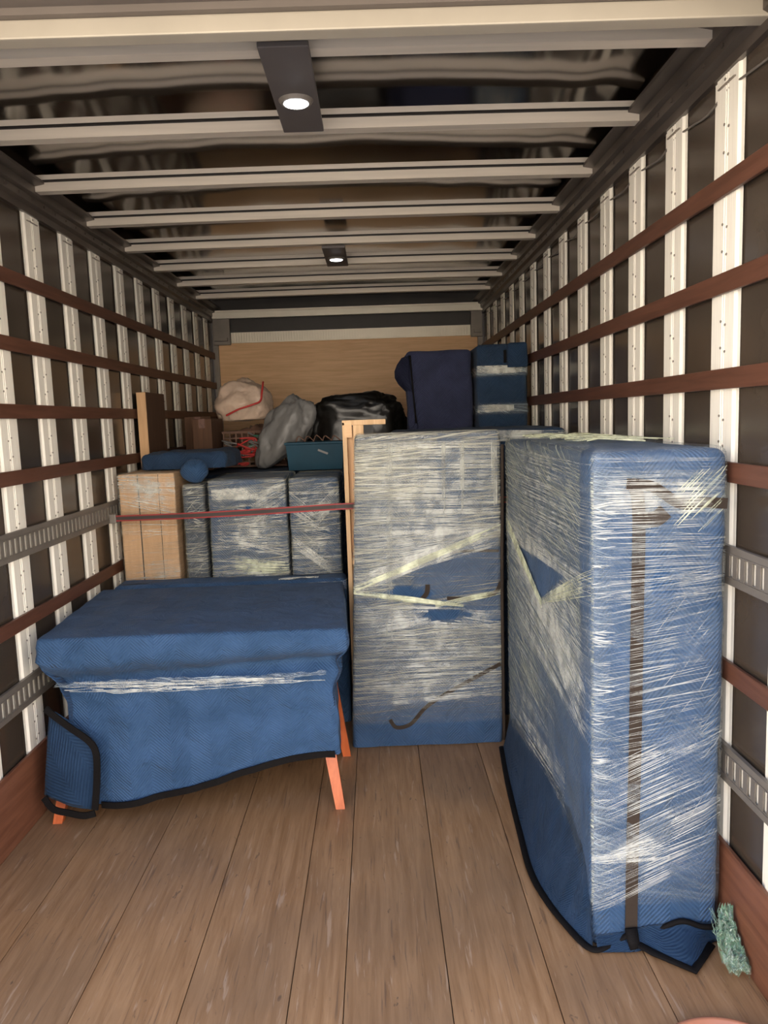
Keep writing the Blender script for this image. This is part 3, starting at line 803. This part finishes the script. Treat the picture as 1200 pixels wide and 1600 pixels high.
# ---- low padded item behind the desk
R3 = Rect(-1.39, -.180, 3.88, 4.06, .004, .775, .03)
t3 = padded('padded_bench', 'low blue padded piece standing right behind the draped desk', 'furniture', R3, M_blue, .006, 41)
bm = bmesh.new(); bm.loops.layers.uv.new('UVMap'); bundle(bm, R3, (R3.D+.8, .70, .76), (R3.D+R3.W+.1, .70, .77), 18, wid=.002)
for i in range(12):
    x = -.46+random.uniform(-.03, .05); tube(bm, [(x-.05, 3.87+random.uniform(0, .03), .783), (x+.03, 3.90, .787), (x+.10, 3.88+random.uniform(0, .05), .783)], .0022, 4, 1)
rel(t3, link('stretch_film', bm, [M_film, M_strand]))

# ---- row of wrapped boxes behind
def box_row(name, label, cat, x0, x1, y0, y1, z1, mat, fm, seed, nst, group=None, r=.02, lv=1.0, extra=None, amp=.005):
    R = Rect(x0, x1, y0, y1, .004, z1, r)
    t = padded(name, label, cat, R, mat, amp, seed, .03, wr=folds(seed, .003) if mat is not M_card else None, part='moving_pad' if mat is not M_card else 'cardboard_sheet', group=group)
    def ly(P, z):
        v = lv*(.55+.9*max(0, N(Vector((P*4+seed, z*5, seed)))+.25)); return v
    bm = loft(R, .022, .006, .0015, seed+1, wr=film_noise(seed, .004), layers=ly)
    a, b = R.D, R.D+R.W
    for q in range(nst):
        z = .7+random.random()*(z1-.74); dzv = random.uniform(-.10, .10) if random.random() < .35 else random.uniform(-.015, .015)
        s0, s1 = sorted((random.random(), random.random()))
        if s1-s0 < .3: s0, s1 = 0, 1
        crease(bm, R, a+(b-a)*s0, z, a+(b-a)*s1, min(z+dzv, z1-.01), .008+random.random()*.003, random.uniform(.001, .0032))
    if extra: extra(bm, R)
    rel(t, link('stretch_film', bm, [fm, M_strand, M_film_front, M_rope]))
    return t, R
def ex_card(bm, R):
    bundle(bm, R, (R.D, 1.24, 1.33), (R.D+R.W, 1.22, 1.31), 40, wid=.0025)
    bundle(bm, R, (R.D, 1.18, 1.28), (R.D+R.W, 1.10, 1.22), 24, wid=.0025)
    bundle(bm, R, (R.D+R.W*.4, .72, .85), (R.D+R.W, .72, .86), 26, wid=.0018, mi=1)
tca, Rc = box_row('wrapped_carton', 'film-wrapped light brown cardboard piece at the left wall behind the draped desk', 'box', -1.405, -1.103, 4.15, 4.62, 1.335, M_card, M_film, 51, 30, r=.008, lv=.42, extra=ex_card, amp=.0015)
bm = bmesh.new(); bx(bm, -1.302, -1.296, 4.1485, 4.156, .01, 1.33); bx(bm, -1.19, -1.187, 4.1487, 4.154, .01, 1.33)
rel(tca, link('flap_gap', bm, M_bindb))
box_row('wrapped_cabinet', 'narrow blue padded piece in film beside the wrapped cardboard', 'furniture', -1.068, -.955, 4.17, 4.6, 1.262, M_navy, M_film, 61, 60, lv=.9)
def ex_mid(bm, R):
    bundle(bm, R, (R.D+.02, 1.18, 1.23), (R.D+R.W*.65, 1.18, 1.24), 34, wid=.0045)
    bundle(bm, R, (R.D+R.W*.55, 1.02, 1.20), (R.D+R.W, 1.16, 1.27), 28, wid=.0030)
    bundle(bm, R, (R.D+R.W*.1, .96, 1.05), (R.D+R.W, .86, 1.08), 26, wid=.0030)
    bundle(bm, R, (R.D+R.W*.3, .76, .86), (R.D+R.W, .76, .82), 20, wid=.003, mi=3)
box_row('wrapped_cabinet', 'broad blue padded cabinet in shiny film, middle of the row behind the draped desk', 'furniture', -.925, -.505, 4.16, 4.7, 1.285, M_blue, M_film, 71, 100, lv=.85, extra=ex_mid)
def ex_rt(bm, R):
    bundle(bm, R, (R.D, 1.10, 1.22), (R.D+R.W*.6, .98, 1.08), 16, wid=.003)
    bundle(bm, R, (R.D+.01, .90, .97), (R.D+R.W*.8, .74, .80), 22, wid=.004)
    bundle(bm, R, (R.D+R.W*.5, 1.0, 1.12), (R.D+R.W, 1.16, 1.24), 16, wid=.0032)
box_row('wrapped_cabinet', 'slim film-wrapped blue cabinet next to the pine frame', 'furniture', -.485, -.215, 4.17, 4.7, 1.28, M_blue, M_film, 81, 100, lv=.95, extra=ex_rt)

# ---- pine frame beside the middle unit
tp = thing('pine_frame', 'upright pale pine frame between the slim cabinet and the milky film unit', 'frame', (-.06, 3.83, 0))
for nm, q in (('stile', (-.165, -.143, 3.80, 3.86, .004, 1.575)), ('stile', (-.112, -.06, 3.80, 3.86, .004, 1.56)), ('rail', (-.165, .05, 3.80, 3.86, 1.56, 1.585)), ('rail', (-.142, -.112, 3.81, 3.85, .86, .90)), ('rail', (-.142, -.112, 3.81, 3.85, .05, .10)), ('panel', (-.142, -.112, 3.84, 3.848, .1, 1.555))):
    bm = bmesh.new(); bx(bm, *q, bev=.002 if nm != 'panel' else 0); rel(tp, link(nm, bm, M_pine))
bm = bmesh.new(); bx(bm, -.155, -.118, 3.796, 3.800, 1.50, 1.575); rel(tp, link('bracket', bm, M_ply))

# ---- ratchet strap across the cargo
ts = thing('load_strap', 'dark red edged webbing strap stretched across the row of wrapped boxes', 'strap', (-1.40, 4.05, 1.1))
A = Vector((-1.428, 4.085, 1.105)); B = Vector((-.21, 3.765, 1.163)); Cc = Vector((.97, 3.77, 1.17))
for nm, dz_, wd, mt, th in (('webbing', 0, .030, M_darkw, .002), ('edge_stripe', .0125, .007, M_redw, .003), ('edge_stripe', -.0125, .007, M_redw, .003)):
    bm = bmesh.new(); n_ = 14
    pts = [A.lerp(B, i/n_)+Vector((0, 0, dz_-.006*math.sin(math.pi*i/n_))) for i in range(n_+1)]+[B.lerp(Cc, i/4)+Vector((0, 0, dz_)) for i in range(1, 5)]
    strip(bm, pts, (-.25, -1, 0), wd, th); rel(ts, link(nm, bm, mt))
bm = bmesh.new(); bx(bm, -1.440, -1.405, 4.07, 4.10, 1.08, 1.13, bev=.004); rel(ts, link('end_fitting', bm, M_track))

# ---- cardboard panel standing by the left wall
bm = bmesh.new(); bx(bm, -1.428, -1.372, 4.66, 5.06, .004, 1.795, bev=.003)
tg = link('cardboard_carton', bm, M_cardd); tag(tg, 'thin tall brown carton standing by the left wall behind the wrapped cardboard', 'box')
bm = bmesh.new(); bx(bm, -1.427, -1.373, 4.652, 4.659, .006, 1.793); o = link('lit_end_face', bm, M_card, tg)  # paler card paints in the daylight falling on this end

# ---- furniture under pads that carries the loose things
tk = padded('padded_dresser', 'blue padded dresser carrying the bags and bins at the back left', 'furniture', Rect(-1.36, .185, 4.82, 6.4, .004, 1.275, .04), M_navy, .012, 91, .05)
tk2 = padded('padded_dresser', 'blue padded dresser with its flat top showing above the milky film unit', 'furniture', Rect(.09, .975, 3.90, 4.78, .004, 1.515, .035), M_navy, .010, 95, .045)
bm = bmesh.new(); RB = Rect(.10, .975, 3.89, 4.80, .004, 1.52, .035); bundle(bm, RB, (RB.D, 1.46, 1.51), (RB.D+RB.W, 1.45, 1.50), 30, wid=.0025, mi=1)
rel(tk2, link('stretch_film', bm, [M_film, M_strand]))
# loose film and dark pad lying over the top of the right unit
bm = bmesh.new(); bm.loops.layers.uv.new('UVMap')
for i in range(46):
    x0 = random.uniform(.61, .8); y0 = random.uniform(2.5, 3.45); tube(bm, [(x0, y0, 1.492), (x0+.08, y0+random.uniform(-.1, .1), 1.494+random.random()*.006), (min(x0+.17, .96), y0+random.uniform(-.2, .2), 1.491)], random.uniform(.0012, .003), 4)
rel(t1, link('loose_film', bm, [M_rope]))

# ---- stack of wrapped upright pieces at back right
def uneven(s): return lambda P, z: .010*N(Vector((P*5+s, z*1.5, s)))
tb = padded('padded_mattress', 'indigo blanket-covered upright piece at the back beside the navy banded one', 'furniture', Rect(.225, .622, 4.98, 5.25, .004, 2.01, .03, top=(.215, .63)), M_indigo, .008, 101, .045, wr=folds(8, .012))
# draped fold on its left
bm = bmesh.new(); uvl = bm.loops.layers.uv.new('UVMap'); G = []
for i in range(13):
    t = i/12; z = 1.99-.50*t
    xl = .195-.085*math.sin(math.pi*min(1, t*1.9+.05))+.10*t; row = []
    for j in range(9):
        s = j/8; x = xl+(.26-xl)*s; row.append(bm.verts.new((x, 5.02-.05*math.sin(math.pi*s)+.02*N(Vector((s*6, z*5, 0))), z-.02*(1-s))))
    G.append(row)
for i in range(12):
    for j in range(8):
        f = bm.faces.new((G[i][j], G[i+1][j], G[i+1][j+1], G[i][j+1])); f.smooth = True
        for lp in f.loops: lp[uvl].uv = (lp.vert.co.x, lp.vert.co.z)
bmesh.ops.solidify(bm, geom=bm.faces[:], thickness=.01); rel(tb, link('pad_fold', bm, M_indigo))
bm = bmesh.new(); tube(bm, smooth_path([(.235, 4.965, 1.98), (.245, 4.962, 1.8), (.262, 4.96, 1.55)], 5), .006, 6); rel(tb, link('binding', bm, M_bind))
RN = Rect(.652, .972, 4.90, 5.3, .004, 2.03, .03)
tn = padded('padded_cabinet', 'tall navy padded cabinet with two shiny film bands at the back right', 'furniture', RN, M_navy, .006, 111, .04)
def layn(P, z): return 1.5 if (1.60 < z < 1.655 or 1.84 < z < 1.90) else .03
bm = loft(RN, .02, .006, .002, 7, wr=film_noise(43, .005), layers=layn)
for z0, z1, sh in ((1.605, 1.650, .72), (1.845, 1.895, 1.0)):
    bundle(bm, RN, (RN.D, z0, z1), (RN.D+RN.W*sh, z0+.005, z1-.005), 46, wid=.003)
rel(tn, link('stretch_film', bm, [M_film_front, M_strand]))
bm = bmesh.new(); strip(bm, [(.83, 4.895, 1.99), (.83, 4.895, 1.91)], (0, -1, 0), .018); rel(tn, link('binding', bm, M_bind))
bm = bmesh.new(); uvl = bm.loops.layers.uv.new('UVMap')
tl = padded('folded_pad', 'dark blue folded pad hanging over the top of the navy cabinet', 'blanket', Rect(.84, .965, 4.845, 4.875, 1.88, 2.03, .014), M_navy, .006, 7, .02)

# ---- folded pad on the wrapped cardboard
t = padded('folded_pad', 'dark blue folded pad heaped over the tops of the wrapped cardboard and narrow cabinet', 'blanket', Rect(-1.34, -.86, 4.36, 4.95, 1.343, 1.435, .035), M_navy, .022, 131, .03)
bm = bmesh.new(); bmesh.ops.create_uvsphere(bm, u_segments=24, v_segments=14, radius=.085, matrix=Matrix.Translation((-1.01, 4.24, 1.335)) @ Matrix.Diagonal((.9, .7, .75, 1)))
uvl = bm.loops.layers.uv.new('UVMap')
for v in bm.verts: v.co += v.normal*.014*N(v.co*16)
for f in bm.faces:
    f.smooth = True
    for lp in f.loops: lp[uvl].uv = (lp.vert.co.x, lp.vert.co.z)
o = link('rolled_pad', bm, M_blue); tag(o, 'small bulging roll of blue pad on top of the narrow cabinet', 'blanket')

# ---- bags and bins
def lump(name, c, dims, mat, seed, a=.16, sc_=2.2, ridge=.05, box=1.0, sub=5):
    bm = bmesh.new(); bmesh.ops.create_icosphere(bm, subdivisions=sub, radius=1.0)
    for v in bm.verts:
        n_ = v.co.normalized(); p = Vector([math.copysign(abs(c_)**box, c_) for c_ in n_])*(1 if box == 1 else .93)
        d = 1+a*N(n_*sc_+Vector((seed, 0, 0)))-ridge*abs(N(n_*6+Vector((0, seed, 0))))*2-ridge*.5*abs(N(n_*14+Vector((0, seed, 4))))*2
        q = Vector((p.x, p.y, p.z))*d
        if q.z < -.55: q.z = -.55+(q.z+.55)*.15
        v.co = Vector((c[0]+q.x*dims[0], c[1]+q.y*dims[1], c[2]+q.z*dims[2]))
    return link(name, bm, mat, smooth=True)
o = lump('garbage_bag', (-.155, 5.66, 1.50), (.41, .22, .30), M_black, 3, .18, 2.0, .06, box=.62)
for v in o.data.vertices:
    if v.co.z < 1.288: v.co.z = 1.288
tag(o, 'big black glossy plastic bag slumped below the plywood wall', 'bag')
bm = bmesh.new(); uvl = None
o = lump('plastic_bag', (-.60, 5.10, 1.50), (.20, .115, .23), M_greybag, 8, .22, 1.8, .05)
for v in o.data.vertices:
    v.co.z = max(1.288, v.co.z+(v.co.x+.60)*.65)
tag(o, 'translucent grey plastic bag leaning against the black bag', 'bag')
tbg = thing('drawstring_bag', 'pale plastic bag with red drawstring at the back left corner of the pile', 'bag', (-.95, 5.60, 1.59))
o = lump('bag_body', (-.95, 5.58, 1.72), (.21, .19, .19), M_palebag, 15, .20, 1.8, .045); rel(tbg, o)
for v in o.data.vertices: v.co.z = max(1.585, v.co.z)
bm = bmesh.new(); tube(bm, smooth_path([(-1.04, 5.40, 1.645), (-.95, 5.385, 1.685), (-.85, 5.39, 1.715), (-.80, 5.42, 1.74), (-.79, 5.45, 1.80), (-.785, 5.50, 1.875)], 7), .007, 6); rel(tbg, link('drawstring', bm, M_red))
# clutter bin below the drawstring bag
tcb = thing('open_crate', 'open crate stuffed with tangled red cords and brown cloth, below the drawstring bag', 'crate', (-.84, 5.5, 1.288))
bm = bmesh.new(); x0, x1, y0, y1, z0, z1 = -1.05, -.62, 5.29, 5.82, 1.288, 1.52
bx(bm, x0, x1, y0, y1, z0, z0+.012)
for k in range(11):
    x = x0+(x1-x0-.012)*k/10; bx(bm, x, x+.010, y0, y0+.010, z0+.012, z1); bx(bm, x, x+.010, y1-.010, y1, z0+.012, z1)
for k in range(4):
    z = z0+.03+.055*k; bx(bm, x0, x1, y0-.002, y0+.008, z, z+.010); bx(bm, x0, x0+.01, y0, y1, z, z+.010); bx(bm, x1-.01, x1, y0, y1, z, z+.010)
bx(bm, x0-.005, x1+.005, y0-.006, y0+.014, z1, z1+.016); bx(bm, x0-.005, x1+.005, y1-.01, y1+.006, z1, z1+.016); bx(bm, x0-.006, x0+.012, y0, y1, z1, z1+.016); bx(bm, x1-.012, x1+.006, y0, y1, z1, z1+.016)
rel(tcb, link('crate_frame', bm, M_brown))
o = lump('cloth', (-.835, 5.54, 1.45), (.20, .22, .13), M_brown, 23, .3, 3, .12, sub=4); rel(tcb, o)
for kk, (mt, nn, nm) in enumerate(((M_red, 9, 'red_cord'), (M_green, 3, 'green_cord'), (M_greybag, 5, 'grey_cord'))):
    bm = bmesh.new()
    for i in range(nn):
        cx_, cy_, cz_ = random.uniform(-.96, -.72), random.uniform(5.235, 5.265), random.uniform(1.33, 1.50)
        pts = [(cx_+random.uniform(-.10, .10), cy_+random.uniform(-.02, .02), cz_+random.uniform(-.03, .035)) for _ in range(5)]
        tube(bm, smooth_path(pts, 6), .006, 6)
    rel(tcb, link(nm, bm, mt))
# cartons at the back left
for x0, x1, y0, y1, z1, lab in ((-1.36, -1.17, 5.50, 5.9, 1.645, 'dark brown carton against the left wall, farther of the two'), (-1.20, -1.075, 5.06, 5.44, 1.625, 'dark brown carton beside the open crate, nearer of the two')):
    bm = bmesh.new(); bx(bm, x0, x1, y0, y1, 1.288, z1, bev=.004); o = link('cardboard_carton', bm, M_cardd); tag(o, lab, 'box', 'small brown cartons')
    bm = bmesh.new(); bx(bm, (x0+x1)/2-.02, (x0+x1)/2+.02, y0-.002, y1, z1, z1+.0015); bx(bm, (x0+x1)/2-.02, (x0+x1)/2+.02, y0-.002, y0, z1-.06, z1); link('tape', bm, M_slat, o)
# teal bin
tt = thing('storage_bin', 'teal blue plastic bin in front of the black bag, by the pine frame', 'bin', (-.38, 4.86, 1.288))
bm = bmesh.new(); a = []
for z, h in ((1.288, .0), (1.445, .012)):
    a.append([bm.verts.new(p) for p in ((-.545-h, 4.74-h, z), (-.215+h, 4.74-h, z), (-.215+h, 4.93+h, z), (-.545-h, 4.93+h, z))])
b = [bm.verts.new((v.co.x*.97-.011, v.co.y*.995+.024, 1.445)) for v in a[1]]
for k in range(4):
    q = (k+1) % 4; bm.faces.new((a[0][k], a[0][q], a[1][q], a[1][k]))
bm.faces.new(a[0][::-1]); bm.faces.new(a[1])
bmesh.ops.recalc_face_normals(bm, faces=bm.faces); rel(tt, link('body', bm, M_teal))
bm = bmesh.new(); bx(bm, -.565, -.20, 4.715, 4.955, 1.445, 1.460, bev=.004); rel(tt, link('rim', bm, M_teal))
bm = bmesh.new(); strip(bm, [(-.36, 4.733, 1.41), (-.30, 4.731, 1.385)], (0, -1, 0), .012); rel(tt, link('tag', bm, M_greybag, label='pale slanted tag'))
bm = bmesh.new()
for i in range(5):
    x = -.50+.055*i; tube(bm, smooth_path([(x, 4.80, 1.46), (x+.02, 4.79, 1.49+.01*random.random()), (x+.06, 4.80, 1.46)], 5), .004, 6)
rel(tt, link('wire_loops', bm, M_brown))

# ---- crumpled film scrap on the floor at right
def scrap():
    t = thing('film_scrap', 'crumpled greenish film scrap on the floor by the right kick board', 'film', (.96, 2.02, 0))
    bm = bmesh.new(); uvl = bm.loops.layers.uv.new('UVMap'); lay = bm.verts.layers.float.new('layers')
    for q in range(4):
        G = []; n_, m_ = 22, 9
        for i in range(n_):
            u = i/(n_-1); row = []
            cx_ = .965-.012*math.sin(u*3)+.006*q; cy_ = 1.94+.12*u; cz_ = .02+.10*u**1.5
            for j in range(m_):
                s = j/(m_-1)-.5
                p = Vector((cx_+s*.085*(1-.65*u), cy_+.02*N(Vector((u*9, s*7, q))), cz_+.045*N(Vector((u*11+q*5, s*9, 1)))+.018))
                p.x += .014*N(Vector((u*13, s*8, q+7)))
                p.x = min(p.x, .982); p.z = max(p.z, .003); row.append(bm.verts.new(p)); row[-1][lay] = 1.5
            G.append(row)
        for i in range(n_-1):
            for j in range(m_-1):
                f = bm.faces.new((G[i][j], G[i+1][j], G[i+1][j+1], G[i][j+1]))
                for lp, (a_, b_) in zip(f.loops, ((i, j), (i+1, j), (i+1, j+1), (i, j+1))): lp[uvl].uv = (b_*.01, a_*.008)
    for i in range(60):
        x = .965+random.uniform(-.035, .012); y = random.uniform(1.94, 2.05); z = .02+(y-1.94)*.5
        pts = [(min(.983, x+random.uniform(-.012, .012)), y+k*.014, max(.004, z+k*.010+random.uniform(-.012, .016))) for k in range(5)]
        tube(bm, pts, .0011, 4, 1)
    rel(t, link('crumpled_sheet', bm, [M_scrap, M_scrapl], kind='stuff'))
M_scrap = film_mat('green_scrap_film', (.22, .44, .28), (.0, .6), .8)
M_scrapl = strand_mat('green_scrap_crease', (.55, .78, .58), .6)
scrap()
# ---- round orange lid at the very bottom of the frame
tq = thing('round_lid', 'orange-brown round plastic lid on the floor at the rear edge, bottom right', 'lid', (.80, 1.606, 0))
bm = bmesh.new(); n_ = 64; prof = [(0, .012), (.17, .012), (.178, .014), (.182, .022), (.190, .024), (.197, .020), (.199, .010), (.199, .001), (0, .001)]
R_ = [[bm.verts.new((.80+r*math.cos(2*math.pi*k/n_), 1.606+r*math.sin(2*math.pi*k/n_), z)) for k in range(n_)] for r, z in prof[1:-1]]
for a, b in zip(R_, R_[1:]):
    for k in range(n_): f = bm.faces.new((a[k], b[k], b[(k+1) % n_], a[(k+1) % n_])); f.smooth = True
bm.faces.new(R_[0]); bm.faces.new(R_[-1][::-1]); bmesh.ops.recalc_face_normals(bm, faces=bm.faces)
rel(tq, link('lid_disc', bm, M_copper))
